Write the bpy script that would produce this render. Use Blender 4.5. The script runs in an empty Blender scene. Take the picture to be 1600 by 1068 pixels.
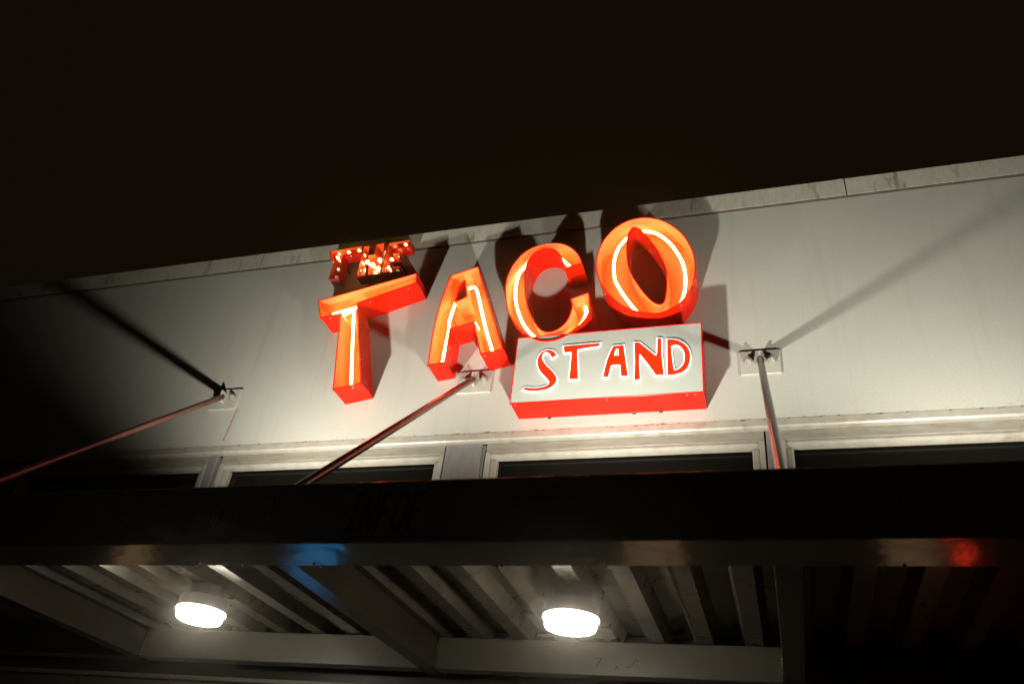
import bpy, math, random
from mathutils import Matrix, Vector
from mathutils.geometry import tessellate_polygon

random.seed(4)
sc = bpy.context.scene
COL = sc.collection

# ------------------------------------------------------------------ camera
cam_d = bpy.data.cameras.new('camera')
cam = bpy.data.objects.new('camera', cam_d)
COL.objects.link(cam)
sc.camera = cam
RIGHT = Vector((0.95329931, 0.28253785, 0.10673701))
DOWN = Vector((-0.07990842, 0.57675128, -0.81300222))
FWD = Vector((-0.2912646, 0.76650527, 0.57239375))
m = Matrix((RIGHT, -DOWN, -FWD)).transposed().to_4x4()
m.translation = Vector((0.0, -4.45, 1.55))
cam.matrix_world = m
cam_d.sensor_width = 36.0
cam_d.lens = 28.30
cam_d.clip_start = 0.05
cam_d.clip_end = 2000.0
cam_d.dof.use_dof = True
cam_d.dof.focus_distance = 5.3
cam_d.dof.aperture_fstop = 2.0

# ------------------------------------------------------------------ night sky
world = bpy.data.worlds.new('World')
sc.world = world
world.use_nodes = True
bg = world.node_tree.nodes['Background']
bg.inputs[0].default_value = (0.0048, 0.0034, 0.0013, 1)
bg.inputs[1].default_value = 1.0

# ------------------------------------------------------------------ exposure / renderer
sc.view_settings.view_transform = 'Standard'
sc.view_settings.look = 'None'
sc.view_settings.exposure = 0.0
sc.view_settings.gamma = 1.0
sc.view_settings.use_curve_mapping = False
sc.render.engine = 'CYCLES'
sc.cycles.use_denoising = True
sc.cycles.use_adaptive_sampling = True
sc.cycles.adaptive_threshold = 0.03
sc.cycles.max_bounces = 7
sc.cycles.diffuse_bounces = 4
sc.cycles.glossy_bounces = 3
sc.cycles.sample_clamp_indirect = 4.0
sc.cycles.caustics_reflective = False
sc.cycles.caustics_refractive = False

FLOOD_POWER = 445.0
NEON = 31.0
CEIL = 38.0
BLOOM_DENSITY = 0.0105

# ------------------------------------------------------------------ helpers
def nt(name):
    mt = bpy.data.materials.new(name)
    mt.use_nodes = True
    n = mt.node_tree.nodes
    return mt, n, mt.node_tree.links, n['Principled BSDF']


def setp(b, **kw):
    names = {'color': 'Base Color', 'rough': 'Roughness', 'metal': 'Metallic', 'spec': 'Specular IOR Level',
             'coat': 'Coat Weight', 'coat_rough': 'Coat Roughness'}
    for k, v in kw.items():
        b.inputs[names[k]].default_value = v


def paint(name, col, col2, rough=0.45, scale=6.0, rvar=0.15, bump=0.0, bscale=60.0, metal=0.0, grime=None,
          gscale=3.0, glo=0.55, ghi=0.7, stretch=(1, 1, 1)):
    """Two-tone mottled paint: noise between two base colours, roughness variation, fine bump, optional grime patches."""
    mt, n, l, b = nt(name)
    tc = n.new('ShaderNodeTexCoord')
    mp = n.new('ShaderNodeMapping')
    mp.inputs['Scale'].default_value = stretch
    l.new(tc.outputs['Object'], mp.inputs[0])
    no = n.new('ShaderNodeTexNoise')
    no.inputs['Scale'].default_value = scale
    no.inputs['Detail'].default_value = 6
    l.new(mp.outputs[0], no.inputs['Vector'])
    mx = n.new('ShaderNodeMix')
    mx.data_type = 'RGBA'
    mx.inputs[6].default_value = (*col, 1)
    mx.inputs[7].default_value = (*col2, 1)
    rmp = n.new('ShaderNodeMapRange')
    rmp.inputs[1].default_value = 0.35
    rmp.inputs[2].default_value = 0.65
    l.new(no.outputs[0], rmp.inputs[0])
    l.new(rmp.outputs[0], mx.inputs[0])
    out = mx.outputs[2]
    if grime:
        g = n.new('ShaderNodeTexNoise')
        g.inputs['Scale'].default_value = gscale
        g.inputs['Detail'].default_value = 9
        g.inputs['Roughness'].default_value = 0.65
        l.new(mp.outputs[0], g.inputs['Vector'])
        gr = n.new('ShaderNodeMapRange')
        gr.inputs[1].default_value = glo
        gr.inputs[2].default_value = ghi
        l.new(g.outputs[0], gr.inputs[0])
        m2 = n.new('ShaderNodeMix')
        m2.data_type = 'RGBA'
        l.new(gr.outputs[0], m2.inputs[0])
        l.new(out, m2.inputs[6])
        m2.inputs[7].default_value = (*grime, 1)
        out = m2.outputs[2]
    l.new(out, b.inputs['Base Color'])
    rr = n.new('ShaderNodeMapRange')
    rr.inputs[3].default_value = max(0.02, rough - rvar)
    rr.inputs[4].default_value = rough + rvar
    l.new(no.outputs[0], rr.inputs[0])
    l.new(rr.outputs[0], b.inputs['Roughness'])
    b.inputs['Metallic'].default_value = metal
    if bump:
        bn = n.new('ShaderNodeTexNoise')
        bn.inputs['Scale'].default_value = bscale
        bn.inputs['Detail'].default_value = 4
        l.new(mp.outputs[0], bn.inputs['Vector'])
        bp = n.new('ShaderNodeBump')
        bp.inputs['Strength'].default_value = bump
        bp.inputs['Distance'].default_value = 0.01
        l.new(bn.outputs[0], bp.inputs['Height'])
        l.new(bp.outputs[0], b.inputs['Normal'])
    return mt


def glow(name, col, strength, base=(0.8, 0.8, 0.8)):
    mt, n, l, b = nt(name)
    setp(b, color=(*base, 1), rough=0.3)
    b.inputs['Emission Color'].default_value = (*col, 1)
    b.inputs['Emission Strength'].default_value = strength
    return mt


def mesh(name, verts, faces, mats, parent=None, idx=None, smooth=None):
    me = bpy.data.meshes.new(name)
    me.from_pydata([tuple(v) for v in verts], [], faces)
    for mt in (mats if isinstance(mats, (list, tuple)) else [mats]):
        me.materials.append(mt)
    if idx:
        for p, i in zip(me.polygons, idx):
            p.material_index = i
    if smooth:
        for p in me.polygons:
            p.use_smooth = True
        me.set_sharp_from_angle(angle=math.radians(smooth))
    me.update()
    o = bpy.data.objects.new(name, me)
    COL.objects.link(o)
    o.parent = parent
    return o


def thing(name, label, cat, loc=(0, 0, 0), group=None):
    o = bpy.data.objects.new(name, None)
    COL.objects.link(o)
    o.location = loc
    o.empty_display_size = 0.1
    o['label'] = label
    o['category'] = cat
    if group:
        o['group'] = group
    return o


def tag(o, label, cat, group=None):
    o['label'] = label
    o['category'] = cat
    if group:
        o['group'] = group
    return o


class Geo:
    """Collects simple solids of ONE part."""
    def __init__(self):
        self.v, self.f, self.i = [], [], []

    def add(self, verts, faces, mi=0):
        b = len(self.v)
        self.v += [tuple(v) for v in verts]
        self.f += [tuple(b + k for k in f) for f in faces]
        self.i += [mi] * len(faces)
        return self

    def box(self, x0, x1, y0, y1, z0, z1, bev=0.0, mi=0):
        if bev <= 0:
            vs = [(x, y, z) for x in (x0, x1) for y in (y0, y1) for z in (z0, z1)]
            fs = [(0, 1, 3, 2), (4, 6, 7, 5), (0, 4, 5, 1), (2, 3, 7, 6), (0, 2, 6, 4), (1, 5, 7, 3)]
            return self.add(vs, fs, mi)
        # chamfered box: three shrunk faces per axis joined
        c = bev
        vs, ids = [], {}
        for sx in (0, 1):
            for sy in (0, 1):
                for sz in (0, 1):
                    X, Y, Z = (x0, x1)[sx], (y0, y1)[sy], (z0, z1)[sz]
                    dx, dy, dz = (c, -c)[sx], (c, -c)[sy], (c, -c)[sz]
                    ids[(sx, sy, sz, 'x')] = len(vs); vs.append((X, Y + dy, Z + dz))
                    ids[(sx, sy, sz, 'y')] = len(vs); vs.append((X + dx, Y, Z + dz))
                    ids[(sx, sy, sz, 'z')] = len(vs); vs.append((X + dx, Y + dy, Z))
        fs = []
        for a, o1, o2 in (('x', 1, 2), ('y', 0, 2), ('z', 0, 1)):
            ax = 'xyz'.index(a)
            for s in (0, 1):
                q = []
                for u, w in ((0, 0), (1, 0), (1, 1), (0, 1)):
                    k = [0, 0, 0]; k[ax] = s; k[o1] = u; k[o2] = w
                    q.append(ids[(*k, a)])
                fs.append(tuple(q))
        for ax in range(3):
            a1, a2 = [k for k in range(3) if k != ax]
            for u in (0, 1):
                for w in (0, 1):
                    k0 = [0, 0, 0]; k0[a1] = u; k0[a2] = w
                    k1 = list(k0); k1[ax] = 1
                    n1, n2 = 'xyz'[a1], 'xyz'[a2]
                    fs.append((ids[(*k0, n1)], ids[(*k1, n1)], ids[(*k1, n2)], ids[(*k0, n2)]))
        for s in ids:
            pass
        for sx in (0, 1):
            for sy in (0, 1):
                for sz in (0, 1):
                    fs.append(tuple(ids[(sx, sy, sz, a)] for a in 'xyz'))
        return self.add(vs, fs, mi)

    def tube(self, pts, r, n=10, closed=False, caps=True, mi=0):
        pts = [Vector(p) for p in pts]
        N = len(pts)
        vs = []
        prev = None
        for k in range(N):
            a = pts[(k - 1) % N] if (closed or k) else pts[0]
            b = pts[(k + 1) % N] if (closed or k < N - 1) else pts[-1]
            t = (b - a).normalized()
            if prev is None:
                u = t.orthogonal().normalized()
            else:
                u = (prev - t * prev.dot(t)).normalized()
            prev = u
            w = t.cross(u)
            rr = r[k] if isinstance(r, (list, tuple)) else r
            for j in range(n):
                an = 2 * math.pi * j / n
                vs.append(pts[k] + (u * math.cos(an) + w * math.sin(an)) * rr)
        fs = []
        for k in range(N if closed else N - 1):
            k2 = (k + 1) % N
            for j in range(n):
                j2 = (j + 1) % n
                fs.append((k * n + j, k * n + j2, k2 * n + j2, k2 * n + j))
        if caps and not closed:
            fs.append(tuple(range(n - 1, -1, -1)))
            fs.append(tuple((N - 1) * n + j for j in range(n)))
        return self.add(vs, fs, mi)

    def lathe(self, prof, cx, cy, n=32, mi=0):
        """prof: (radius, z) pairs around a vertical axis."""
        vs = [(cx + r * math.cos(2 * math.pi * j / n), cy + r * math.sin(2 * math.pi * j / n), z) for r, z in prof for j in range(n)]
        fs = []
        for k in range(len(prof) - 1):
            for j in range(n):
                j2 = (j + 1) % n
                fs.append((k * n + j, k * n + j2, (k + 1) * n + j2, (k + 1) * n + j))
        fs.append(tuple(range(n)))
        fs.append(tuple((len(prof) - 1) * n + j for j in range(n)))
        return self.add(vs, fs, mi)

    def build(self, name, mats, parent=None, smooth=None):
        return mesh(name, self.v, self.f, mats, parent, self.i, smooth)


def catmull(pts, per=4, closed=False):
    out = []
    N = len(pts)
    rng = range(N if closed else N - 1)
    for k in rng:
        p1, p2 = pts[k], pts[(k + 1) % N]
        p0 = pts[(k - 1) % N] if (closed or k) else tuple(2 * a - b for a, b in zip(p1, p2))
        p3 = pts[(k + 2) % N] if (closed or k < N - 2) else tuple(2 * a - b for a, b in zip(p2, p1))
        for s in range(per):
            t = s / per
            out.append(tuple(0.5 * ((2 * b) + (-a + c) * t + (2 * a - 5 * b + 4 * c - d) * t * t + (-a + 3 * b - 3 * c + d) * t ** 3)
                             for a, b, c, d in zip(p0, p1, p2, p3)))
    if not closed:
        out.append(tuple(pts[-1]))
    return out


def area(p):
    return 0.5 * sum(p[k][0] * p[(k + 1) % len(p)][1] - p[(k + 1) % len(p)][0] * p[k][1] for k in range(len(p)))


def offset(p, d):
    """Moves an outline outwards by d (inwards when negative)."""
    s = 1 if area(p) > 0 else -1
    out = []
    N = len(p)
    for k in range(N):
        a, b, c = Vector(p[k - 1]), Vector(p[k]), Vector(p[(k + 1) % N])
        e1, e2 = (b - a).normalized(), (c - b).normalized()
        n1, n2 = Vector((e1.y, -e1.x)) * s, Vector((e2.y, -e2.x)) * s
        h = n1 + n2
        if h.length < 1e-6:
            h = n1
        h.normalize()
        q = b + h * min(d / max(0.35, h.dot(n1)), 3 * abs(d)) if d > 0 else b + h * (d / max(0.35, h.dot(n1)))
        out.append((q.x, q.y))
    return out


def flat(polys, y):
    """A filled outline with holes at depth y: verts, faces."""
    vs = [(x, y, z) for p in polys for x, z in p]
    tr = tessellate_polygon([[Vector((x, z, 0)) for x, z in p] for p in polys])
    return vs, [tuple(t) for t in tr]


def slab(g, polys, y0, y1, mi_front=0, mi_side=0):
    """An outline (with holes) extruded from depth y0 (wall side) to y1 (street side)."""
    g.add(*flat(polys, y1), mi_front)
    for p in polys:
        n = len(p)
        vs = [(x, y0, z) for x, z in p] + [(x, y1, z) for x, z in p]
        g.add(vs, [(k, (k + 1) % n, n + (k + 1) % n, n + k) for k in range(n)], mi_side)
    return g

# ------------------------------------------------------------------ outlines of the sign, metres on the wall (x along the wall, z up)
T_OUT = [(-3.274,5.279),(-2.462,5.454),(-2.448,5.356),(-2.915,5.21),(-2.705,4.467),(-2.922,4.428),(-3.041,5.125),(-3.209,5.105)]
T_TUBE1 = [(-3.177,5.215),(-2.979,5.258),(-2.748,5.312),(-2.53,5.376)]
T_TUBE2 = [(-3.094,5.186),(-3.014,5.223),(-2.993,5.197),(-2.963,5.053),(-2.91,4.801),(-2.852,4.535)]
A_OUT_L = [(-2.214,4.574),(-2.226,4.87),(-2.216,5.099),(-2.193,5.288),(-2.174,5.39)]
A_OUT = [(-1.96,5.451),(-1.669,4.664),(-1.831,4.635),(-1.923,4.922),(-2.095,4.881),(-2.085,4.592)]
A_HOLE = [(-2.054,5.321),(-2.009,5.166),(-2.092,5.129),(-2.083,5.273)]
A_TUBE1 = [(-2.14,5.211),(-2.153,5.123),(-2.163,5.03),(-2.154,4.96),(-2.157,4.813),(-2.158,4.67),(-2.157,4.616)]
A_TUBE2 = [(-2.063,5.327),(-2.019,5.338),(-1.99,5.314),(-1.957,5.219),(-1.872,4.953),(-1.791,4.734),(-1.771,4.668)]
A_TUBE3 = [(-2.128,4.903),(-2.067,4.942),(-2.002,4.964),(-1.954,4.99)]
C_OUTER = [(-1.156,5.357),(-1.173,5.42),(-1.219,5.495),(-1.284,5.555),(-1.364,5.588),(-1.458,5.59),(-1.55,5.566),(-1.624,5.511),(-1.684,5.415),(-1.712,5.31),(-1.715,5.205),(-1.698,5.089),(-1.666,4.975),(-1.609,4.87),(-1.541,4.792),(-1.477,4.738),(-1.424,4.71),(-1.373,4.698),(-1.295,4.703),(-1.206,4.745),(-1.133,4.81),(-1.088,4.883),(-1.075,4.96),(-1.091,5.084)]
C_INNER = [(-1.223,5.041),(-1.206,4.976),(-1.217,4.897),(-1.248,4.831),(-1.295,4.788),(-1.343,4.772),(-1.387,4.781),(-1.427,4.815),(-1.469,4.881),(-1.512,4.976),(-1.546,5.089),(-1.57,5.234),(-1.577,5.35),(-1.561,5.437),(-1.528,5.502),(-1.476,5.534),(-1.422,5.536),(-1.374,5.519),(-1.331,5.468),(-1.304,5.4),(-1.286,5.331)]
C_TUBE = [(-1.138,5.044),(-1.131,4.98),(-1.162,4.895),(-1.229,4.814),(-1.326,4.754),(-1.43,4.773),(-1.51,4.843),(-1.58,4.939),(-1.635,5.065),(-1.669,5.192),(-1.677,5.309),(-1.665,5.416),(-1.628,5.481),(-1.562,5.547),(-1.477,5.576),(-1.389,5.557),(-1.322,5.497),(-1.277,5.439)]
O_OUTER = [(-1.053,5.32),(-1.048,5.427),(-1.023,5.522),(-0.984,5.6),(-0.92,5.674),(-0.838,5.723),(-0.755,5.737),(-0.713,5.735),(-0.655,5.72),(-0.582,5.682),(-0.51,5.617),(-0.447,5.535),(-0.402,5.436),(-0.373,5.337),(-0.362,5.233),(-0.366,5.133),(-0.387,5.046),(-0.418,4.982),(-0.463,4.92),(-0.515,4.879),(-0.575,4.853),(-0.627,4.844),(-0.695,4.857),(-0.771,4.885),(-0.849,4.932),(-0.921,5.005),(-0.98,5.082),(-1.01,5.147),(-1.038,5.234)]
O_HOLE = [(-0.79,5.647),(-0.753,5.624),(-0.703,5.554),(-0.654,5.465),(-0.606,5.361),(-0.57,5.252),(-0.558,5.148),(-0.559,5.049),(-0.569,4.962),(-0.586,4.925),(-0.612,4.924),(-0.65,4.952),(-0.697,5.017),(-0.752,5.114),(-0.797,5.211),(-0.824,5.319),(-0.834,5.428),(-0.833,5.525),(-0.822,5.601)]
O_TUBE = [(-0.713,5.699),(-0.638,5.662),(-0.556,5.571),(-0.493,5.452),(-0.455,5.34),(-0.443,5.235),(-0.447,5.123),(-0.467,5.027),(-0.498,4.967),(-0.559,4.901),(-0.643,4.881),(-0.728,4.92),(-0.783,4.975),(-0.849,5.083),(-0.9,5.181),(-0.935,5.27),(-0.947,5.378),(-0.942,5.486),(-0.912,5.581),(-0.855,5.657),(-0.789,5.698)]
HT = [(-3.351,5.86),(-3.052,5.87),(-3.042,5.805),(-3.208,5.794),(-3.205,5.734),(-3.186,5.536),(-3.282,5.546),(-3.281,5.777),(-3.33,5.782)]
HH = [(-3.042,5.865),(-2.977,5.862),(-2.977,5.76),(-2.92,5.762),(-2.93,5.872),(-2.846,5.873),(-2.821,5.537),(-2.931,5.539),(-2.947,5.649),(-2.962,5.654),(-2.948,5.538),(-3.032,5.536)]
HE = [(-2.816,5.865),(-2.62,5.873),(-2.614,5.806),(-2.748,5.788),(-2.748,5.747),(-2.679,5.743),(-2.67,5.657),(-2.748,5.654),(-2.742,5.6),(-2.651,5.594),(-2.637,5.535),(-2.815,5.546)]
HT_B = [(-3.288,5.868),(-3.196,5.861),(-3.099,5.864),(-3.288,5.811),(-3.298,5.756),(-3.245,5.679),(-3.243,5.593)]
HH_B = [(-3.046,5.804),(-3.04,5.719),(-3.044,5.637),(-2.998,5.59),(-2.992,5.722),(-2.937,5.687),(-2.88,5.727),(-2.877,5.638),(-2.891,5.595),(-2.988,5.633)]
HE_B = [(-2.774,5.875),(-2.678,5.871),(-2.828,5.803),(-2.717,5.755),(-2.83,5.72),(-2.772,5.718),(-2.825,5.63),(-2.779,5.631),(-2.693,5.595)]
S_S = [(-1.282,4.571),(-1.304,4.601),(-1.329,4.616),(-1.352,4.618),(-1.381,4.608),(-1.402,4.578),(-1.411,4.537),(-1.404,4.497),(-1.388,4.458),(-1.361,4.422),(-1.333,4.389),(-1.314,4.362),(-1.322,4.34),(-1.347,4.328),(-1.379,4.323),(-1.411,4.321),(-1.444,4.325),(-1.474,4.333),(-1.489,4.317),(-1.455,4.306),(-1.409,4.299),(-1.364,4.301),(-1.326,4.308),(-1.295,4.324),(-1.274,4.348),(-1.267,4.381),(-1.276,4.407),(-1.294,4.435),(-1.319,4.464),(-1.348,4.496),(-1.367,4.525),(-1.38,4.553),(-1.379,4.584),(-1.364,4.602),(-1.344,4.596),(-1.326,4.579),(-1.313,4.551)]
S_T = [(-1.238,4.639),(-0.991,4.641),(-0.997,4.618),(-1.141,4.605),(-1.142,4.574),(-1.123,4.369),(-1.182,4.372),(-1.179,4.547),(-1.18,4.587),(-1.23,4.587)]
S_A = [(-0.902,4.607),(-0.835,4.61),(-0.829,4.56),(-0.801,4.367),(-0.844,4.369),(-0.851,4.45),(-0.856,4.458),(-0.908,4.458),(-0.914,4.448),(-0.927,4.37),(-0.961,4.372),(-0.941,4.495),(-0.919,4.568)]
S_AH = [(-0.88,4.585),(-0.866,4.58),(-0.864,4.529),(-0.895,4.53),(-0.889,4.573)]
S_N = [(-0.765,4.622),(-0.734,4.621),(-0.682,4.565),(-0.626,4.505),(-0.618,4.525),(-0.615,4.642),(-0.592,4.638),(-0.591,4.523),(-0.576,4.358),(-0.625,4.36),(-0.681,4.457),(-0.73,4.532),(-0.732,4.462),(-0.723,4.336),(-0.759,4.332),(-0.758,4.479)]
S_D = [(-0.554,4.628),(-0.524,4.625),(-0.488,4.614),(-0.449,4.584),(-0.423,4.544),(-0.412,4.499),(-0.416,4.441),(-0.431,4.399),(-0.455,4.373),(-0.49,4.358),(-0.526,4.352),(-0.552,4.354)]
S_DH = [(-0.53,4.573),(-0.506,4.578),(-0.482,4.572),(-0.461,4.548),(-0.447,4.51),(-0.445,4.465),(-0.454,4.43),(-0.472,4.403),(-0.496,4.387),(-0.511,4.385),(-0.516,4.407),(-0.525,4.487)]

# ------------------------------------------------------------------ materials
def wall_material():
    mt, n, l, b = nt('wall_paint')
    tc = n.new('ShaderNodeTexCoord')
    big = n.new('ShaderNodeTexNoise'); big.inputs['Scale'].default_value = 0.8; big.inputs['Detail'].default_value = 5
    l.new(tc.outputs['Object'], big.inputs['Vector'])
    mx = n.new('ShaderNodeMix'); mx.data_type = 'RGBA'
    mx.inputs[6].default_value = (0.375, 0.37, 0.315, 1)
    mx.inputs[7].default_value = (0.43, 0.42, 0.365, 1)
    l.new(big.outputs[0], mx.inputs[0])
    # vertical rain streaks
    mp = n.new('ShaderNodeMapping'); mp.inputs['Scale'].default_value = (9, 1, 0.5)
    l.new(tc.outputs['Object'], mp.inputs[0])
    st = n.new('ShaderNodeTexNoise'); st.inputs['Scale'].default_value = 1.4; st.inputs['Detail'].default_value = 6
    l.new(mp.outputs[0], st.inputs['Vector'])
    sr = n.new('ShaderNodeMapRange'); sr.inputs[1].default_value = 0.55; sr.inputs[2].default_value = 0.85; sr.inputs[4].default_value = 0.35
    l.new(st.outputs[0], sr.inputs[0])
    m2 = n.new('ShaderNodeMix'); m2.data_type = 'RGBA'
    l.new(sr.outputs[0], m2.inputs[0]); l.new(mx.outputs[2], m2.inputs[6])
    m2.inputs[7].default_value = (0.27, 0.245, 0.195, 1)
    # rust bleeding along the lower edge of the panel
    sx = n.new('ShaderNodeSeparateXYZ'); l.new(tc.outputs['Object'], sx.inputs[0])
    ed = n.new('ShaderNodeMapRange'); ed.inputs[1].default_value = 4.165; ed.inputs[2].default_value = 4.13
    l.new(sx.outputs[2], ed.inputs[0])
    mp3 = n.new('ShaderNodeMapping'); mp3.inputs['Scale'].default_value = (7, 1, 12)
    l.new(tc.outputs['Object'], mp3.inputs[0])
    rn = n.new('ShaderNodeTexNoise'); rn.inputs['Scale'].default_value = 2.2; rn.inputs['Detail'].default_value = 9; rn.inputs['Roughness'].default_value = 0.75
    l.new(mp3.outputs[0], rn.inputs['Vector'])
    rr = n.new('ShaderNodeMapRange'); rr.inputs[1].default_value = 0.55; rr.inputs[2].default_value = 0.66
    l.new(rn.outputs[0], rr.inputs[0])
    mu = n.new('ShaderNodeMath'); mu.operation = 'MULTIPLY'
    l.new(ed.outputs[0], mu.inputs[0]); l.new(rr.outputs[0], mu.inputs[1])
    m3 = n.new('ShaderNodeMix'); m3.data_type = 'RGBA'
    l.new(mu.outputs[0], m3.inputs[0]); l.new(m2.outputs[2], m3.inputs[6])
    m3.inputs[7].default_value = (0.17, 0.09, 0.045, 1)
    gn = n.new('ShaderNodeTexNoise'); gn.inputs['Scale'].default_value = 95; gn.inputs['Detail'].default_value = 5; gn.inputs['Roughness'].default_value = 0.8
    l.new(tc.outputs['Object'], gn.inputs['Vector'])
    gm = n.new('ShaderNodeMapRange'); gm.inputs[1].default_value = 0.3; gm.inputs[2].default_value = 0.7; gm.inputs[3].default_value = 0.86; gm.inputs[4].default_value = 1.12
    l.new(gn.outputs[0], gm.inputs[0])
    hs = n.new('ShaderNodeHueSaturation'); l.new(gm.outputs[0], hs.inputs['Value']); l.new(m3.outputs[2], hs.inputs['Color'])
    l.new(hs.outputs[0], b.inputs['Base Color'])
    setp(b, rough=0.62, spec=0.3)
    fb = n.new('ShaderNodeTexNoise'); fb.inputs['Scale'].default_value = 90; fb.inputs['Detail'].default_value = 3
    l.new(tc.outputs['Object'], fb.inputs['Vector'])
    wv = n.new('ShaderNodeTexNoise'); wv.inputs['Scale'].default_value = 1.6; wv.inputs['Detail'].default_value = 2
    l.new(tc.outputs['Object'], wv.inputs['Vector'])
    ad = n.new('ShaderNodeMath'); ad.operation = 'MULTIPLY_ADD'; ad.inputs[1].default_value = 6.0
    l.new(wv.outputs[0], ad.inputs[0]); l.new(fb.outputs[0], ad.inputs[2])
    bp = n.new('ShaderNodeBump'); bp.inputs['Strength'].default_value = 0.35; bp.inputs['Distance'].default_value = 0.003
    l.new(ad.outputs[0], bp.inputs['Height']); l.new(bp.outputs[0], b.inputs['Normal'])
    return mt

M = {}
M['wall'] = wall_material()
M['coping'] = paint('coping_metal', (0.50, 0.475, 0.39), (0.43, 0.405, 0.33), 0.5, 9, 0.1, 0.15, 40, grime=(0.25, 0.205, 0.145), gscale=1.9, glo=0.57, ghi=0.64, stretch=(5, 1, 1.2))
M['trim'] = paint('window_trim_paint', (0.34, 0.32, 0.265), (0.29, 0.265, 0.215), 0.4, 14, 0.12, 0.12, 90, grime=(0.22, 0.15, 0.09), gscale=7, glo=0.6, ghi=0.74)
M['head'] = paint('window_head_paint', (0.24, 0.22, 0.18), (0.19, 0.17, 0.135), 0.45, 10, 0.12, 0.12, 60, grime=(0.17, 0.125, 0.08), gscale=5, glo=0.58, ghi=0.72, stretch=(1, 1, 4))
M['post'] = paint('brushed_post_metal', (0.27, 0.26, 0.24), (0.235, 0.225, 0.205), 0.40, 14, 0.08, 0.10, 40, metal=0.3, stretch=(3, 1, 1))
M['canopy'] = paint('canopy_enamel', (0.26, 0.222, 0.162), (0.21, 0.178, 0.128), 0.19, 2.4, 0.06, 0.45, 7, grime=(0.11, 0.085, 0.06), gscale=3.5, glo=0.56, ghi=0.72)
M['beam'] = paint('beam_enamel_shaded', (0.095, 0.078, 0.054), (0.07, 0.058, 0.04), 0.22, 2.4, 0.06, 0.3, 7, grime=(0.06, 0.045, 0.03), gscale=3.5, glo=0.56, ghi=0.72)  # darkened copy of the canopy enamel, under-canopy shade put into the colour
M['ledger'] = paint('ledger_enamel_lit', (0.25, 0.228, 0.178), (0.21, 0.19, 0.145), 0.34, 2.4, 0.06, 0.15, 12, grime=(0.13, 0.105, 0.075), gscale=3.0, glo=0.6, ghi=0.8)  # lightened copy of the canopy enamel, ceiling lamp light put into the colour
M['deck'] = paint('galvanised_deck', (0.185, 0.162, 0.118), (0.13, 0.112, 0.08), 0.30, 8, 0.1, 0.12, 50, metal=0.25, grime=(0.12, 0.095, 0.065), gscale=4, glo=0.55, ghi=0.75)
M['dark_metal'] = paint('dark_metal', (0.035, 0.028, 0.02), (0.05, 0.04, 0.03), 0.45, 8, 0.1)
M['rod'] = paint('rod_paint_neon_tint', (0.125, 0.055, 0.038), (0.095, 0.04, 0.028), 0.18, 10, 0.04, 0.05, 120)  # brown base reddened, neon spill put into the colour
M['plate'] = paint('plate_paint', (0.40, 0.385, 0.325), (0.36, 0.345, 0.29), 0.4, 12, 0.1, 0.15, 70, grime=(0.20, 0.13, 0.08), gscale=10, glo=0.64, ghi=0.74)
M['bolt'] = paint('bolt_zinc', (0.5, 0.49, 0.43), (0.4, 0.385, 0.33), 0.35, 30, 0.1, metal=0.5)
M['red'] = paint('red_sign_enamel', (0.76, 0.010, 0.0018), (0.70, 0.008, 0.0015), 0.26, 5, 0.07, 0.06, 25, grime=(0.22, 0.012, 0.006), gscale=8, glo=0.60, ghi=0.78)
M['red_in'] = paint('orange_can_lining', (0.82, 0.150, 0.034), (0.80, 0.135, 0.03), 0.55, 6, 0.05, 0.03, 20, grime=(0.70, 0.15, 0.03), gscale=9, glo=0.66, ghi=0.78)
M['marquee_in'] = paint('red_marquee_lining', (0.66, 0.085, 0.012), (0.56, 0.06, 0.008), 0.4, 9, 0.08, grime=(0.2, 0.02, 0.01), gscale=14)
M['red'].node_tree.nodes['Principled BSDF'].inputs['Specular IOR Level'].default_value = 0.16
M['red_shaded'] = paint('shaded_red_enamel', (0.36, 0.008, 0.003), (0.28, 0.006, 0.003), 0.3, 5, 0.07, 0.06, 25, grime=(0.15, 0.01, 0.006), gscale=11, glo=0.62, ghi=0.76)  # darker copy of the sign red, shade on the bulb letters put into the colour
M['neon'] = glow('neon_orange', (1.0, 0.36, 0.12), NEON)
M['cap'] = paint('electrode_cap', (0.30, 0.10, 0.03), (0.2, 0.05, 0.02), 0.4, 20)
M['bulb'] = glow('bulb_warm', (1.0, 0.52, 0.17), 7.5)
M['bulb_dim'] = glow('bulb_frosted_dim', (1.0, 0.62, 0.30), 0.35, (0.85, 0.75, 0.6))
M['face'] = paint('sign_face_grey', (0.40, 0.41, 0.36), (0.37, 0.38, 0.33), 0.5, 4, 0.08, 0.05, 200, grime=(0.42, 0.41, 0.35), gscale=4)
M['acrylic'] = glow('lit_white_acrylic', (0.92, 0.93, 1.0), 1.15)
M['vinyl'] = glow('lit_red_vinyl', (1.0, 0.04, 0.0), 0.85, (0.35, 0.008, 0.002))
M['diffuser'] = glow('ceiling_diffuser', (1.0, 0.95, 0.82), CEIL)
M['flood_lens'] = glow('flood_lens', (1.0, 0.96, 0.86), 60.0)
M['tag_pale'] = paint('pale_spray', (0.42, 0.44, 0.48), (0.30, 0.31, 0.34), 0.6, 9, 0.1)
M['tag_black'] = paint('black_marker', (0.02, 0.02, 0.02), (0.03, 0.03, 0.03), 0.5, 9, 0.1)
M['weld'] = paint('weld_bead', (0.55, 0.52, 0.45), (0.4, 0.36, 0.3), 0.3, 60, 0.1, 0.6, 200, metal=0.6)
M['asphalt'] = paint('asphalt', (0.05, 0.05, 0.048), (0.035, 0.035, 0.034), 0.85, 3, 0.1, 0.5, 120)
M['concrete'] = paint('concrete', (0.085, 0.078, 0.065), (0.06, 0.055, 0.045), 0.8, 3, 0.1, 0.3, 90)
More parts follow.
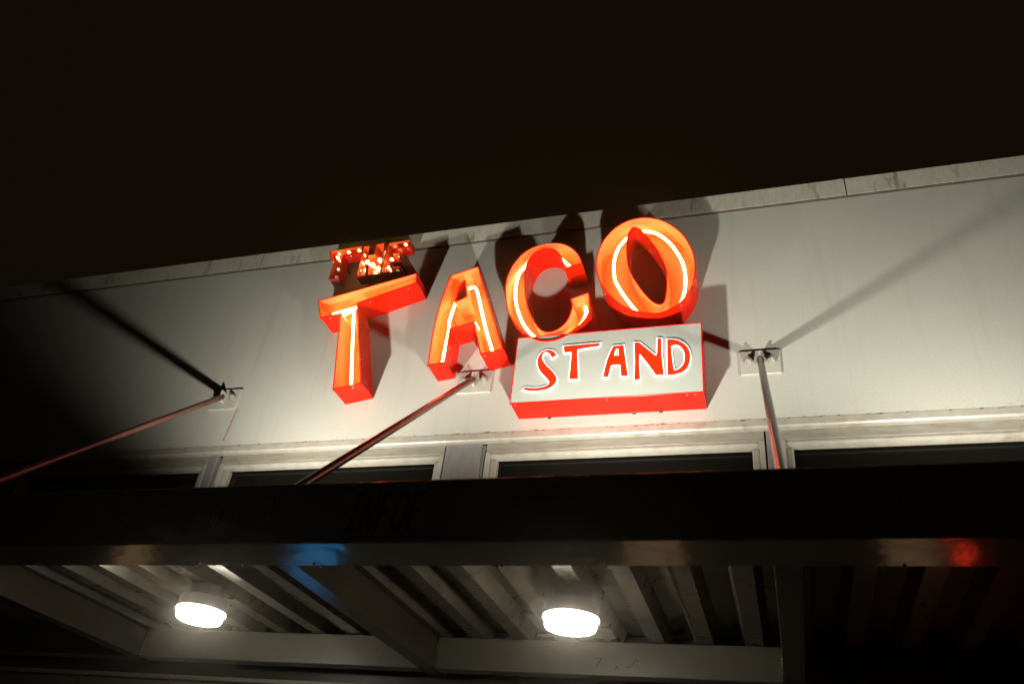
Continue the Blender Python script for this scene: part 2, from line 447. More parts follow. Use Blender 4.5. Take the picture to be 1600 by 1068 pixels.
M['store'] = paint('storefront_paint', (0.20, 0.17, 0.135), (0.15, 0.125, 0.10), 0.55, 4, 0.1, 0.1, 60)
M['wood'] = paint('red_brown_frame', (0.16, 0.05, 0.025), (0.10, 0.03, 0.018), 0.4, 9, 0.1)
M['lit_pane'] = glow('lit_window_pane', (1.0, 0.60, 0.30), 0.45, (0.3, 0.25, 0.2))
M['blue_neon'] = glow('blue_neon', (0.03, 0.40, 0.9), 5.0)
M['red_neon'] = glow('red_neon', (1.0, 0.04, 0.015), 26.0)


def glass():
    mt, n, l, b = nt('dark_window_glass')
    setp(b, color=(0.006, 0.005, 0.004, 1), rough=0.08, spec=0.3)
    tc = n.new('ShaderNodeTexCoord')
    no = n.new('ShaderNodeTexNoise'); no.inputs['Scale'].default_value = 3
    l.new(tc.outputs['Object'], no.inputs['Vector'])
    r = n.new('ShaderNodeMapRange'); r.inputs[3].default_value = 0.05; r.inputs[4].default_value = 0.22
    l.new(no.outputs[0], r.inputs[0]); l.new(r.outputs[0], b.inputs['Roughness'])
    return mt
M['glass'] = glass()

# ------------------------------------------------------------------ ground
g = mesh('ground', [(-60, -60, 0), (60, -60, 0), (60, 60, 0), (-60, 60, 0)], [(0, 1, 2, 3)], M['asphalt'])
g['kind'] = 'structure'
pv = Geo().box(-30, 30, -3.2, 0.3, -0.3, 0.13, 0.01).build('pavement', M['concrete'])
pv['kind'] = 'structure'

# ------------------------------------------------------------------ building
XL, XR = -14.0, 9.0
bld = thing('shop_building', 'pale grey flat-topped shop building with window band under the sign wall', 'building')
Geo().box(XL, XR, 0.0, 0.12, 4.13, 6.0).build('wall', M['wall'], bld)
Geo().box(XL, XR, 0.125, 9.0, 5.5, 5.7).build('roof', M['dark_metal'], bld)
Geo().box(XL, XR, 8.8, 9.0, 0.13, 5.49).build('rear_wall', M['store'], bld)
joints = [-13.72, -8.92, -4.12, 0.68, 5.48, 9.0]
for a, b_ in zip(joints[:-1], joints[1:]):
    cp = Geo()
    cp.box(a + 0.0045, b_ - 0.0045, -0.036, -0.034, 5.888, 6.05)
    cp.box(b_ - 0.05, b_ - 0.0045, -0.0375, -0.0362, 5.8865, 6.051)
    cp.box(a + 0.003, b_ - 0.003, -0.0335, 0.2, 6.040, 6.048)
    cp.build('coping', M['coping'], bld)
Geo().box(XL, XR, -0.0335, -0.001, 5.893, 6.03).build('coping_gap_shade', M['dark_metal'], bld)  # near-black strip that paints in the shadow gap under the coping

# lower edge flashing of the sign wall: small drip, then the window head
fl = Geo()
prof = [(-0.0015, 4.1335), (-0.0025, 4.124), (-0.004, 4.085), (0.004, 4.074), (0.05, 4.072), (0.05, 4.1), (0.002, 4.1)]
n_ = len(prof)
vs = [(XL, y, z) for y, z in prof] + [(XR, y, z) for y, z in prof]
fl.add(vs, [(k, (k + 1) % n_, n_ + (k + 1) % n_, n_ + k) for k in range(n_)])
fl.build('drip_flashing', M['trim'], bld)
# rust nibbles and holes along the upper edge of the flashing
spots = Geo()
x = -4.4
while x < 1.8:
    x += random.choice([0.012, 0.02, 0.03, 0.05, 0.09, 0.16])
    if random.random() < 0.75:
        w = random.uniform(0.004, 0.014); h = random.uniform(0.002, 0.0045)
        z = 4.1275 + random.uniform(-0.001, 0.004)
        pts = [(x + w * math.cos(t) * random.uniform(.7, 1), -0.0042, z + h * math.sin(t) * random.uniform(.6, 1)) for t in [k * math.pi / 4 for k in range(8)]]
        spots.add(pts, [tuple(range(8))])
sp = spots.build('rust_specks', M['wood'], bld)
sp['kind'] = 'stuff'

# post positions (x0, x1) between the windows
posts = [(-12.0, -11.8), (-9.9, -9.7), (-8.0, -7.8), (-5.95, -5.78), (-3.99, -3.88), (-2.085, -1.79), (-0.008, 0.075), (1.92, 2.1), (3.95, 4.1), (5.9, 6.1)]
for k, (a, b_) in enumerate(posts):
    pg = Geo().box(a + 0.008, b_ - 0.03, 0.030, 0.16, 2.875, 4.0715, 0.004)
    if b_ - a > 0.2:
        pg.box(b_ - 0.029, b_ - 0.006, 0.055, 0.15, 2.875, 4.066, 0.002)
    pg.build('post', M['post'], bld)
for k in range(len(posts) - 1):
    a, b_ = posts[k][1], posts[k + 1][0]
    a += 0.002; b_ -= 0.002
    wn = Geo().box(a + 0.04, b_ - 0.04, 0.122, 0.13, 2.86, 4.0).build('window', M['glass'], bld)
    hd = Geo().box(a, b_, 0.042, 0.12, 4.008, 4.0712, 0.003).build('head_frame', M['head'], wn)
    # rounded bead below the head
    bd = Geo()
    pr = [(0.052, 4.007), (0.048, 3.993), (0.054, 3.978), (0.068, 3.969), (0.1, 3.966), (0.1, 4.007)]
    vs = [(a + 0.034, y, z) for y, z in pr] + [(b_ - 0.034, y, z) for y, z in pr]
    bd.add(vs, [(q, (q + 1) % 6, 6 + (q + 1) % 6, 6 + q) for q in range(6)] + [tuple(range(6)), tuple(range(6, 12))])
    bd.build('glazing_bead', M['trim'], wn, 30)
    Geo().box(a, a + 0.033, 0.036, 0.12, 2.8, 4.0072, 0.003).build('jamb', M['trim'], wn)
    Geo().box(b_ - 0.033, b_, 0.036, 0.12, 2.8, 4.0072, 0.003).build('jamb', M['trim'], wn)
    Geo().box(a + 0.0335, a + 0.075, 0.07, 0.118, 2.85, 3.965, 0.004).build('bead', M['trim'], wn)
    Geo().box(b_ - 0.075, b_ - 0.0335, 0.07, 0.118, 2.85, 3.965, 0.004).build('bead', M['trim'], wn)

# storefront under the canopy
Geo().box(XL, XR, 0.17, 0.30, 0.13, 2.44).build('storefront_wall', M['store'], bld)
Geo().box(XL, XR, 0.15, 0.30, 2.448, 2.85).build('lintel', M['dark_metal'], bld)
Geo().box(XL, XR, 0.135, 0.149, 2.52, 2.545, 0.003).build('lintel_trim', M['trim'], bld)
for wx in (-4.45, -0.69, 0.72):   # small lit shop windows whose warm glow shows in the beam's glossy underside
    pw = Geo().box(wx - 0.16, wx + 0.16, 0.160, 0.166, 1.62, 2.05).build('shop_window', M['lit_pane'], bld)
    fr = Geo()
    fr.box(wx - 0.19, wx - 0.1605, 0.14, 0.169, 1.59, 2.08, 0.003); fr.box(wx + 0.1605, wx + 0.19, 0.14, 0.169, 1.59, 2.08, 0.003)
    fr.box(wx - 0.16, wx + 0.16, 0.14, 0.169, 2.0505, 2.08, 0.003); fr.box(wx - 0.16, wx + 0.16, 0.14, 0.169, 1.59, 1.6195, 0.003)
    fr.build('frame', M['wood'], pw)
xx = -5.2
while xx < 2.5:
    Geo().box(xx + 0.012, xx + 0.70, 0.138, 0.149, 2.36, 2.505, 0.002).build('fascia_panel', M['store'], bld)
    Geo().box(xx - 0.010, xx + 0.010, 0.132, 0.149, 2.36, 2.512, 0.002).build('batten', M['wood'], bld)
    xx += 0.715

# ------------------------------------------------------------------ canopy
can = thing('canopy', 'brown steel canopy with ribbed metal deck and deep front beam over the shopfront', 'canopy')
CF, CB, ZB, ZT = -1.88, -1.638, 2.6, 2.851
CX0, CX1 = -7.95, 4.1
fas = Geo().box(CX0, CX1, CF, CB, ZB, ZT, 0.006).build('front_beam', M['canopy'], can)
beams = [-5.92, -3.95, -1.93, 0.04, 2.02]
BW = 0.10
for x in beams:
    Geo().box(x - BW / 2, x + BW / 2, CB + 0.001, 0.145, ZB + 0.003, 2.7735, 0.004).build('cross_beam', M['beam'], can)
edges = [CX0] + beams + [CX1]
for k in range(len(edges) - 1):
    a = edges[k] + (BW / 2 + 0.001 if k else 0.1)
    b_ = edges[k + 1] - (BW / 2 + 0.001 if k < len(edges) - 2 else 0.1)
    led = Geo().box(a, b_, -0.055, 0.045, ZB + 0.001, 2.7735, 0.004).build('wall_beam', M['ledger'], can)
    # ribbed deck: one sheet spans three ribs
    P, H_ = 0.25, 0.075
    a, b_ = edges[k] + 0.0005, edges[k + 1] - 0.0005
    x = a
    while x < b_ - 0.02:
        e = min(x + 0.75, b_ - 0.001)
        pts = []
        u = x
        while u < e - 1e-6:
            for du, z in ((0.0, 0), (0.085, 0), (0.118, H_), (0.217, H_), (0.25, 0)):
                if u + du <= e + 1e-6:
                    pts.append((u + du, 2.776 + z))
            u += P
        if pts[-1][0] < e - 1e-4:
            pts.append((e, pts[-1][1]))
        q = [pts[0]]
        for p in pts[1:]:
            if abs(p[0] - q[-1][0]) > 1e-4:
                q.append(p)
        lo = [(px, pz) for px, pz in q]
        hi = [(px, pz + 0.0022) for px, pz in q]
        ring = lo + hi[::-1]
        nn = len(ring)
        vs = [(px, CB + 0.002, pz) for px, pz in ring] + [(px, 0.04, pz) for px, pz in ring]
        dk = Geo().add(vs, [(j, (j + 1) % nn, nn + (j + 1) % nn, nn + j) for j in range(nn)])
        dk.build('deck_sheet', M['deck'], can)
        # punched side lap along the sheet edge
        if e < b_ - 0.02:
            lap = Geo()
            yy = CB + 0.03
            while yy < -0.08:
                lap.box(e - 0.006, e + 0.004, yy, yy + 0.012, 2.7715, 2.7752)
                yy += 0.024
            lap.build('side_lap', M['deck'], can)
        x = e + 0.0008
Geo().box(CX0, CX1, CB + 0.003, 0.1, 2.8545, 2.868).build('canopy_roof', M['dark_metal'], can)
# weld beads where the cross beams meet the wall beam
for x in beams[1:4]:
    wl = Geo()
    xe = x + BW / 2 + 0.004 if x < -0.5 else x - BW / 2 - 0.004
    for k in range(9):
        if random.random() < 0.8:
            z = 2.612 + k * 0.0165
            s = random.uniform(0.004, 0.008)
            wl.box(xe - s / 2 + random.uniform(-.002, .002), xe + s / 2, -0.062, -0.0555, z, z + s * 1.4, 0.001)
    wl.build('weld', M['weld'], can)['kind'] = 'stuff'
# drips and weld splashes under the back edge of the front beam
for px, n in ((-2.33, 7), (-2.15, 4), (-1.72, 4), (-0.64, 4), (-1.0, 2), (-0.16, 3), (-3.2, 3), (0.36, 3)):
    dr = Geo()
    for k in range(n):
        s = random.uniform(0.003, 0.007)
        cx, cy = px + random.uniform(-0.07, 0.07), CB - random.uniform(0.004, 0.04)
        dr.lathe([(s * .4, ZB - s * 1.3), (s, ZB - s * .7), (s, ZB - 0.0005)], cx, cy, 7)
    dr.build('weld_spatter', M['weld'], can, 40)['kind'] = 'stuff'


# graffiti on the front beam: pale patch with dark block letters, and fainter tags
def strokes(name, lines, y, r, mat, parent):
    gq = Geo()
    for ln in lines:
        for (x0, z0), (x1, z1) in zip(ln[:-1], ln[1:]):
            d = Vector((x1 - x0, z1 - z0)); L_ = d.length or 1e-6
            nx, nz = -d.y / L_ * r, d.x / L_ * r
            ex, ez = d.x / L_ * r * .5, d.y / L_ * r * .5
            gq.add([(x0 + nx - ex, y, z0 + nz - ez), (x1 + nx + ex, y, z1 + nz + ez), (x1 - nx + ex, y, z1 - nz + ez), (x0 - nx - ex, y, z0 - nz - ez)], [(0, 1, 2, 3)])
    return gq.build(name, mat, parent)


patch = [(-1.585, 2.812), (-1.5, 2.822), (-1.42, 2.815), (-1.33, 2.83), (-1.245, 2.838), (-1.225, 2.79), (-1.235, 2.72), (-1.222, 2.635),
         (-1.32, 2.628), (-1.40, 2.622), (-1.47, 2.63), (-1.548, 2.618), (-1.57, 2.68), (-1.562, 2.74)]
gp = mesh('graffiti_patch', *flat([patch], CF - 0.0015), M['tag_pale'], fas)


def block(ch, x, z, w, h, sl=0.03):
    L_ = {'I': [[(.5, 0), (.5, 1)], [(.1, 1), (.9, 1)], [(.1, 0), (.9, 0)]],
          'N': [[(0, 0), (0.05, 1), (.95, 0), (1, 1)]],
          'F': [[(.1, 0), (.1, 1), (1, 1)], [(.1, .5), (.8, .52)]],
          'O': [[(.2, 0), (0, .3), (0, .7), (.25, 1), (.8, 1), (1, .7), (1, .3), (.75, 0), (.2, 0)]],
          'E': [[(1, 0), (.1, 0), (.1, 1), (1, 1)], [(.1, .5), (.8, .52)]]}[ch]
    return [[(x + a * w + c * sl, z + c * h) for a, c in ln] for ln in L_]


lt = []
for k, ch in enumerate('INFOE'):
    lt += block(ch, -1.555 + k * 0.064, 2.645, 0.044, 0.15, 0.016)
strokes('graffiti_letters', lt, CF - 0.003, 0.0085, M['tag_black'], fas)
for x0, w, n in ((-2.98, 0.12, 5), (-2.70, 0.13, 6), (-2.17, 0.12, 6), (-1.98, 0.1, 5), (-0.42, 0.16, 7), (0.36, 0.12, 5), (0.75, 0.14, 6)):
    ls = []
    for k in range(n):
        xx = x0 + w * k / n
        ls.append([(xx + random.uniform(-.01, .01), 2.66 + random.uniform(0, .04)), (xx + random.uniform(0, .03), 2.72 + random.uniform(-.02, .03)),
                   (xx + random.uniform(0, .03), 2.78 + random.uniform(-.03, .02))])
    strokes('graffiti_tag', ls, CF - 0.0015, 0.004, M['tag_pale'], fas)
wbeams = [o for o in can.children if o.name.startswith('wall_beam')]
strokes('graffiti_scribble', [[(-.962, 2.686), (-.930, 2.690), (-.944, 2.660), (-.955, 2.645)], [(-.95, 2.668), (-.935, 2.668)],
                              [(-.857, 2.632), (-.846, 2.652), (-.835, 2.634)], [(-.853, 2.640), (-.838, 2.641)],
                              [(-.800, 2.650), (-.785, 2.646), (-.770, 2.652), (-.757, 2.668), (-.745, 2.690), (-.735, 2.676)]],
        -0.0562, 0.0022, M['tag_black'], wbeams[3])

# ------------------------------------------------------------------ hanger rods
ROD_LABELS = ['hanger rod at the dim far left, its plate above a rust streak', 'red-lit slanting hanger rod whose wall plate sits under the letter A',
              'steep hanger rod right of the sign box, red gleam along it', 'hanger rod beyond the right edge of the picture']
for (xw, xf), lab in zip(((-4.0, -3.90), (-1.925, -1.92), (0.004, 0.045), (1.98, 2.02)), ROD_LABELS):
    zc = 4.545
    t = thing('hanger_rod', lab, 'hanger rod', (xw, 0, zc), 'canopy hanger rods')
    hw = 0.123
    pl = Geo().box(-hw, hw, -0.016, -0.001, -0.095, 0.085, 0.003).build('wall_plate', M['plate'], t)
    Geo().box(-hw - 0.006, hw + 0.006, -0.0075, -0.0012, 0.0855, 0.094, 0.001).build('sealant', M['dark_metal'], t)
    for bx in (-0.072, 0.072):
        bt = Geo()
        hexa = [(0.0235 * math.cos(k * math.pi / 3 + .3), 0.0235 * math.sin(k * math.pi / 3 + .3)) for k in range(6)]
        rnd = [(0.032 * math.cos(k * math.pi / 8), 0.032 * math.sin(k * math.pi / 8)) for k in range(16)]
        shk = [(0.012 * math.cos(k * math.pi / 6), 0.012 * math.sin(k * math.pi / 6)) for k in range(12)]
        slab(bt, [[(bx + a, 0.008 + c) for a, c in rnd]], -0.0165, -0.020)
        slab(bt, [[(bx + a, 0.008 + c) for a, c in hexa]], -0.0202, -0.039)
        slab(bt, [[(bx + a, 0.008 + c) for a, c in shk]], -0.0392, -0.054)
        bt.build('bolt', M['bolt'], t, 30)
    # lug and rod
    Geo().box(-0.008, 0.008, -0.075, -0.0165, -0.045, 0.045, 0.003).build('lug', M['plate'], t)
    a = Vector((0, -0.045, 0.0))
    b_ = Vector((xf - xw, -1.765, 2.866 - zc))
    ax = (b_ - a).normalized()
    rd = Geo()
    rd.tube([a, a + ax * 0.012, a + ax * 0.10, a + ax * 0.13, b_], [0.018, 0.0225, 0.0225, 0.0215, 0.0215], 20)
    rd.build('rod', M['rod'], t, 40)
    Geo().box(xf - xw - 0.05, xf - xw + 0.05, -1.83, -1.70, 2.852 - zc, 2.862 - zc, 0.002).build('foot_plate', M['plate'], t)

# rust streak on the wall below the left plate
stv = []
for k in range(14):
    z = 4.455 - k * 0.022
    w = 0.004 + 0.007 * abs(math.sin(k * 1.7))
    cx = -3.862 - 0.002 * k + 0.004 * math.sin(k * 2.1)
    stv.append((cx - w, -0.0007, z)); stv.append((cx + w, -0.0007, z))
mesh('rust_streak', stv, [(2 * k, 2 * k + 1, 2 * k + 3, 2 * k + 2) for k in range(13)],
     paint('rust_stain', (0.33, 0.28, 0.22), (0.25, 0.18, 0.125), 0.7, 30, 0.1), bld)


# ------------------------------------------------------------------ flood lamps standing on the canopy roof
for xl, lab in ((-2.93, 'flood lamp on the canopy roof below the big letter T'), (-0.92, 'flood lamp on the canopy roof below the sign box'),
                (1.06, 'flood lamp on the canopy roof right of the sign box')):
    t = thing('flood_lamp', lab, 'flood lamp', (xl, -1.0, 2.869), 'flood lamps on the canopy roof')
    Geo().box(-0.05, 0.05, -0.05, 0.05, 0.0, 0.012, 0.002).build('base', M['dark_metal'], t)
    yk = Geo()
    yk.box(-0.098, -0.09, -0.012, 0.012, 0.0125, 0.09); yk.box(0.09, 0.098, -0.012, 0.012, 0.0125, 0.09); yk.box(-0.0895, 0.0895, -0.012, 0.012, 0.0125, 0.020)
    yk.build('yoke', M['dark_metal'], t)
    aim = Vector((0, 0.42, 2.4)).normalized()
    rot = Vector((0, 0, 1)).rotation_difference(aim).to_matrix()
    cen = Vector((0, 0, 0.075))
    hs = Geo().box(-0.085, 0.085, -0.055, 0.055, -0.03, 0.03, 0.006)
    hs.v = [tuple(rot @ Vector(v) + cen) for v in hs.v]
    hs.build('housing', M['dark_metal'], t)
    ln = Geo().box(-0.03, 0.03, -0.02, 0.02, 0.0305, 0.036, 0.002)
    ln.v = [tuple(rot @ Vector(v) + cen) for v in ln.v]
    ln.build('lens', M['flood_lens'], t)
    ld = bpy.data.lights.new('flood_beam', 'SPOT')
    ld.energy = FLOOD_POWER * (0.85 if xl > 0 else 1.0)
    ld.color = (1.0, 0.965, 0.86)
    ld.spot_size = math.radians(121)
    ld.spot_blend = 1.0
    ld.shadow_soft_size = 0.034
    lo = bpy.data.objects.new('flood_beam', ld)
    COL.objects.link(lo)
    lo.parent = t
    lo.location = cen + aim * 0.075
    lo.rotation_euler = Vector((0, 0, -1)).rotation_difference(aim).to_euler()

# ------------------------------------------------------------------ channel letters
def channel_letter(name, label, outer, holes, depth, tubes=(), group=None, lining='red_in', ytube=-0.105, back=-0.002, wall_t=0.006, lip=0.003, enamel='red'):
    cx = sum(p[0] for p in outer) / len(outer)
    cz = min(p[1] for p in outer)
    sh = lambda pts: [(x - cx, z - cz) for x, z in pts]
    t = thing(name, label, 'sign letter', (cx, 0, cz), group)
    polys = [sh(outer)] + [sh(h) for h in holes]
    inner = [offset(polys[0], -wall_t)] + [offset(h, wall_t) for h in polys[1:]]
    sw = Geo()
    for po, pi in zip(polys, inner):
        n = len(po)
        vs = ([(x, back, z) for x, z in po] + [(x, -depth, z) for x, z in po] + [(x, -depth, z) for x, z in pi] + [(x, back - 0.006, z) for x, z in pi])
        for k in range(n):
            k2 = (k + 1) % n
        sw.add(vs, [(k, (k + 1) % n, n + (k + 1) % n, n + k) for k in range(n)], 0)
        sw.add(vs, [(n + k, n + (k + 1) % n, 2 * n + (k + 1) % n, 2 * n + k) for k in range(n)], 0)
        sw.add(vs, [(2 * n + k, 2 * n + (k + 1) % n, 3 * n + (k + 1) % n, 3 * n + k) for k in range(n)], 1)
    sw.build('side_wall', [M[enamel], M[lining]], t, 32)
    # rolled lip round the open front
    for po in polys:
        lp = Geo()
        big, sm = (offset(po, lip), offset(po, -wall_t - 0.001)) if po is polys[0] else (offset(po, -lip), offset(po, wall_t + 0.001))
        n = len(po)
        vs = [(x, -depth + 0.006, z) for x, z in big] + [(x, -depth - 0.002, z) for x, z in big] + [(x, -depth - 0.002, z) for x, z in sm]
        lp.add(vs, [(k, (k + 1) % n, n + (k + 1) % n, n + k) for k in range(n)])
        lp.add(vs, [(n + k, n + (k + 1) % n, 2 * n + (k + 1) % n, 2 * n + k) for k in range(n)])
        lp.build('front_lip', M[enamel], t, 32)
    po = polys[0]
    per = sum((Vector(po[k]) - Vector(po[k - 1])).length for k in range(len(po)))
    step, acc = per / max(6, round(per / 0.33)), 0.06
    for k in range(len(po)):
        p, q = Vector(po[k]), Vector(po[(k + 1) % len(po)])
        L_ = (q - p).length
        while acc < L_:
            c = p + (q - p) * (acc / L_)
            nrm = Vector(((q - p).y, -(q - p).x)).normalized() * (1 if area(po) > 0 else -1)
            a3 = Vector((c.x, -depth + 0.028, c.y)); n3 = Vector((nrm.x, 0, nrm.y))
            Geo().tube([a3 - n3 * 0.001, a3 + n3 * 0.0025, a3 + n3 * 0.004], [0.0055, 0.0055, 0.003], 8).build('screw', M['bolt'], t)
            acc += step
        acc -= L_
    bp = Geo()
    bp.add(*flat(inner, back - 0.007))
    bp.build('back_panel', M[lining], t)
    for path, closed, sharp in tubes:
        pts = path if sharp else catmull(path, 6, closed)
        pts = [(x - cx, ytube, z - cz) for x, z in pts]
        if not closed:   # electrode ends bend back to the panel
            e0, e1 = Vector(pts[0]), Vector(pts[-1])
            pts = [(e0.x, -0.03, e0.z)] + [(e0.x, ytube + 0.02, e0.z)] + pts + [(e1.x, ytube + 0.02, e1.z)] + [(e1.x, -0.03, e1.z)]
        nt_ = Geo().tube(pts, 0.0102, 12, closed).build('neon_tube', M['neon'], t, 60)
        for fr in (0.3, 0.7):
            q = pts[int(len(pts) * fr)]
            Geo().tube([(q[0] + 0.012, -0.012, q[2]), (q[0] + 0.012, ytube + 0.004, q[2])], 0.006, 8).build('tube_support', M['cap'], nt_)
    return t, cx, cz


GT = 'big neon letters'
channel_letter('letter_t', 'large red open-faced neon letter T with slanting bar under the bulb letters', T_OUT, [], 0.207,
               [(T_TUBE1, False, False), (T_TUBE2, False, False)], GT)
A_all = catmull(A_OUT_L, 4) + A_OUT
channel_letter('letter_a', 'large red open-faced neon letter A leaning over the middle wall plate', A_all, [A_HOLE], 0.207,
               [(A_TUBE1, False, False), (A_TUBE2, False, False), (A_TUBE3, False, False)], GT)
C_all = catmull(C_OUTER, 4) + catmull(C_INNER, 4)
channel_letter('letter_c', 'large red neon letter C dipping over the top of the white sign box', C_all, [], 0.215,
               [(C_TUBE, False, False)], GT)
channel_letter('letter_o', 'round red neon letter O with pointed slit centre above the sign box', catmull(O_OUTER, 4, True), [catmull(O_HOLE, 4, True)], 0.215,
               [(O_TUBE, True, False)], GT)

# THE: small letters lit by bulbs
GB = 'small bulb letters'
for nm, lab, out, bulbs, dim in (
        ('bulb_letter_t', 'small red bulb-lit letter T, first of the row above the big T', HT, HT_B, {5, 6}),
        ('bulb_letter_h', 'small red bulb-lit letter H between bulb letters T and E', HH, HH_B, {3}),
        ('bulb_letter_e', 'small red bulb-lit letter E, darkest end of the bulb row', HE, HE_B, {0, 8})):
    t, cx, cz = channel_letter(nm, lab, out, [], 0.155, (), GB, 'marquee_in', back=-0.055, lip=0.002, wall_t=0.004, enamel='red_shaded')
    for lx_, lz_ in (out[0], out[len(out) // 2]):
        qx, qz = 0.85 * (lx_ - cx), 0.85 * (lz_ - cz) + 0.02
        Geo().tube([(qx, -0.001, qz), (qx, -0.054, qz)], 0.006, 8).build('standoff', M['dark_metal'], t)
    for k, (bx, bz) in enumerate(bulbs):
        r = 0.0125 if k not in dim else 0.015
        pr = []
        bg_ = Geo()
        q_ = 1.3 if nm.endswith('h') and k in (4, 5, 6, 7) else 1.0
        rings = [(0.006, 0.0), (0.007, 0.016), (0.011, 0.026), (0.015, 0.040), (0.0135, 0.052), (0.008, 0.060), (0.002, 0.063)]
        n = 12
        # find a spot inside the letter: the seen position is on the bulb, half way up the can
        vs = [(bx - cx + q_ * rr * math.cos(2 * math.pi * j / n), -0.070 - d, bz - cz + q_ * rr * math.sin(2 * math.pi * j / n)) for rr, d in rings for j in range(n)]
        fs = [(q * n + j, q * n + (j + 1) % n, (q + 1) * n + (j + 1) % n, (q + 1) * n + j) for q in range(len(rings) - 1) for j in range(n)]
        bg_.add(vs, fs + [tuple((len(rings) - 1) * n + j for j in range(n))])
        bl = bg_.build('bulb', M['bulb_dim' if k in dim else 'bulb'], t, 60)
        Geo().tube([(bx - cx, -0.0625, bz - cz), (bx - cx, -0.071, bz - cz)], 0.009, 10).build('socket', M['cap'], bl)

# ------------------------------------------------------------------ sign box with STAND
X0, X1, Z0, Z1, DB = -1.571, -0.338, 4.222, 4.745, 0.210
bx_ = thing('sign_box', 'grey-faced red sign box reading STAND under the letters C and O', 'sign box', ((X0 + X1) / 2, 0, Z0))
ox, oz = (X0 + X1) / 2, Z0
hw, hh = (X1 - X0) / 2, Z1 - Z0
Geo().box(-hw, hw, -DB + 0.008, -0.002, 0, hh, 0.003).build('cabinet', M['red'], bx_)
rt = Geo()
rt.box(-hw - 0.003, hw + 0.003, -DB, -DB + 0.012, -0.003, 0.004, 0.001)
rt.box(-hw - 0.003, hw + 0.003, -DB, -DB + 0.012, hh - 0.004, hh + 0.003, 0.001)
rt.box(-hw - 0.003, -hw + 0.004, -DB, -DB + 0.012, 0.0045, hh - 0.0045, 0.001)
rt.box(hw - 0.004, hw + 0.003, -DB, -DB + 0.012, 0.0045, hh - 0.0045, 0.001)
rt.build('retainer', M['red'], bx_)
Geo().box(-hw + 0.0045, hw - 0.0045, -DB + 0.001, -DB + 0.0075, 0.005, hh - 0.005).build('face_panel', M['face'], bx_)
for nm, out, hole in (('S', S_S, None), ('T', S_T, None), ('A', S_A, S_AH), ('N', S_N, None), ('D', S_D, S_DH)):
    rel = [(x - ox, z - oz) for x, z in out]
    if nm == 'S':
        a, b_, = catmull(rel[:18], 3), catmull(rel[18:], 3)
        rel = a + b_
    hol = [[(x - ox, z - oz) for x, z in hole]] if hole else []
    if nm == 'D':
        rel = catmull(rel[1:11], 3) + [rel[11], rel[0]]
        hol = [catmull(hol[0][:10], 3) + hol[0][10:]]
    back = [offset(rel, 0.0062)] + [offset(h, -0.0062) for h in hol]
    lw = slab(Geo(), back, -DB + 0.0005, -DB - 0.008).build('letter', M['acrylic'], bx_)
    lw['label'] = 'lit letter ' + nm + ' with white edge on the box face'
    slab(Geo(), [rel] + hol, -DB - 0.0082, -DB - 0.0095).build('letter_face', M['vinyl'], lw)
for sx_ in (-0.4, 0.16, 0.33):
    Geo().box(sx_ - 0.012, sx_ + 0.012, -0.03, -0.002, -0.009, -0.0035, 0.001).build('mounting_clip', M['dark_metal'], bx_)
for sx_ in (-hw + 0.03, 0.02, hw - 0.10, hw - 0.05):
    Geo().lathe([(0.002, -0.0055), (0.004, -0.0045), (0.0045, -0.0005)], sx_, -0.185, 10).build('screw', M['bolt'], bx_)

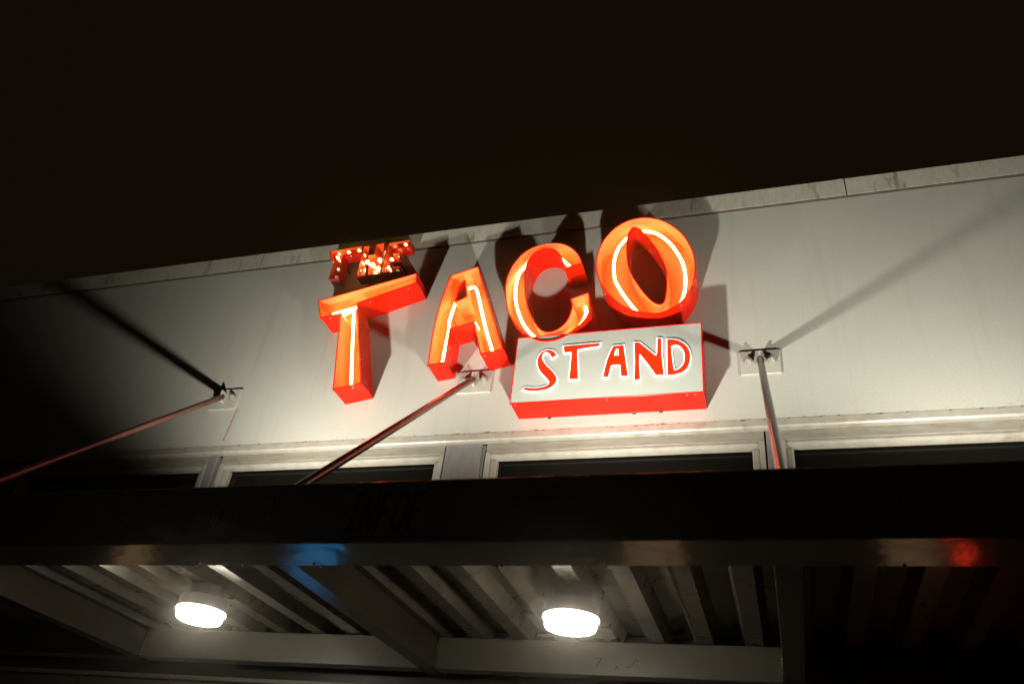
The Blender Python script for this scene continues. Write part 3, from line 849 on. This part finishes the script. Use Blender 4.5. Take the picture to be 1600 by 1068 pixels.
# ------------------------------------------------------------------ ceiling lights
for (lx, ly), lab in (((-2.905, -0.85), 'lit drum ceiling light under the canopy, left of the two'), ((-0.907, -0.86), 'lit drum ceiling light under the canopy, right of the two')):
    t = thing('ceiling_light', lab, 'ceiling light', (lx, ly, 2.7755), 'drum lights under the canopy')
    Geo().lathe([(0.092, -0.0005), (0.092, -0.052), (0.088, -0.056)], 0, 0, 40).build('base', M['dark_metal'], t, 40)
    Geo().lathe([(0.088, -0.0565), (0.120, -0.062), (0.126, -0.072), (0.126, -0.122), (0.122, -0.124)], 0, 0, 48).build('housing', M['dark_metal'], t, 40)
    Geo().lathe([(0.118, -0.1242), (0.127, -0.1262), (0.128, -0.134), (0.125, -0.137), (0.118, -0.138), (0.117, -0.164), (0.111, -0.174), (0.09, -0.180), (0.03, -0.183)], 0, 0, 48).build('diffuser', M['diffuser'], t, 40)

# ------------------------------------------------------------------ thin scattering volume added to imitate lens bloom round the lamps
hz = Geo().box(-61, 61, -61, 61, -1.0, 6.6).build('bloom_volume', nt('bloom_scatter')[0])
hz['kind'] = 'stuff'
hz['label'] = 'added thin volume imitating lens bloom round the lamps'
hm = hz.data.materials[0]
hn, hl = hm.node_tree.nodes, hm.node_tree.links
hn.remove(hn['Principled BSDF'])
pvv = hn.new('ShaderNodeVolumePrincipled')
pvv.inputs['Color'].default_value = (1.0, 0.92, 0.78, 1)
pvv.inputs['Density'].default_value = BLOOM_DENSITY
pvv.inputs['Anisotropy'].default_value = 0.975
hl.new(pvv.outputs[0], hn['Material Output'].inputs['Volume'])

# ------------------------------------------------------------------ small neon signs in the shop window, mirrored in the beam's glossy underside
def window_sign(name, lab, x, z, pts, mat):
    t = thing(name, lab, 'neon sign', (x, 0.13, z))
    Geo().tube([(a, 0, c) for a, c in catmull(pts, 6, True)], 0.009, 10, True).build('neon_tube', mat, t, 60)
    Geo().box(-0.16, 0.16, 0.018, 0.026, -0.10, 0.10, 0.002).build('backing', M['dark_metal'], t)


window_sign('blue_window_sign', 'small blue neon oval in the shop window', -2.93, 1.88,
            [(-0.14, .06), (-.05, .09), (0.12, .085), (.13, -.06), (.04, -.08), (0.05, 0.03), (-.04, .03), (-.05, -.075), (-.13, -.06)], M['blue_neon'])
window_sign('red_window_sign', 'small red neon arrow loop in the shop window', 0.95, 1.90,
            [(-.016, .01), (.002, .01), (.002, .015), (.016, 0), (.002, -.015), (.002, -.01), (-.016, -.01)], M['red_neon'])
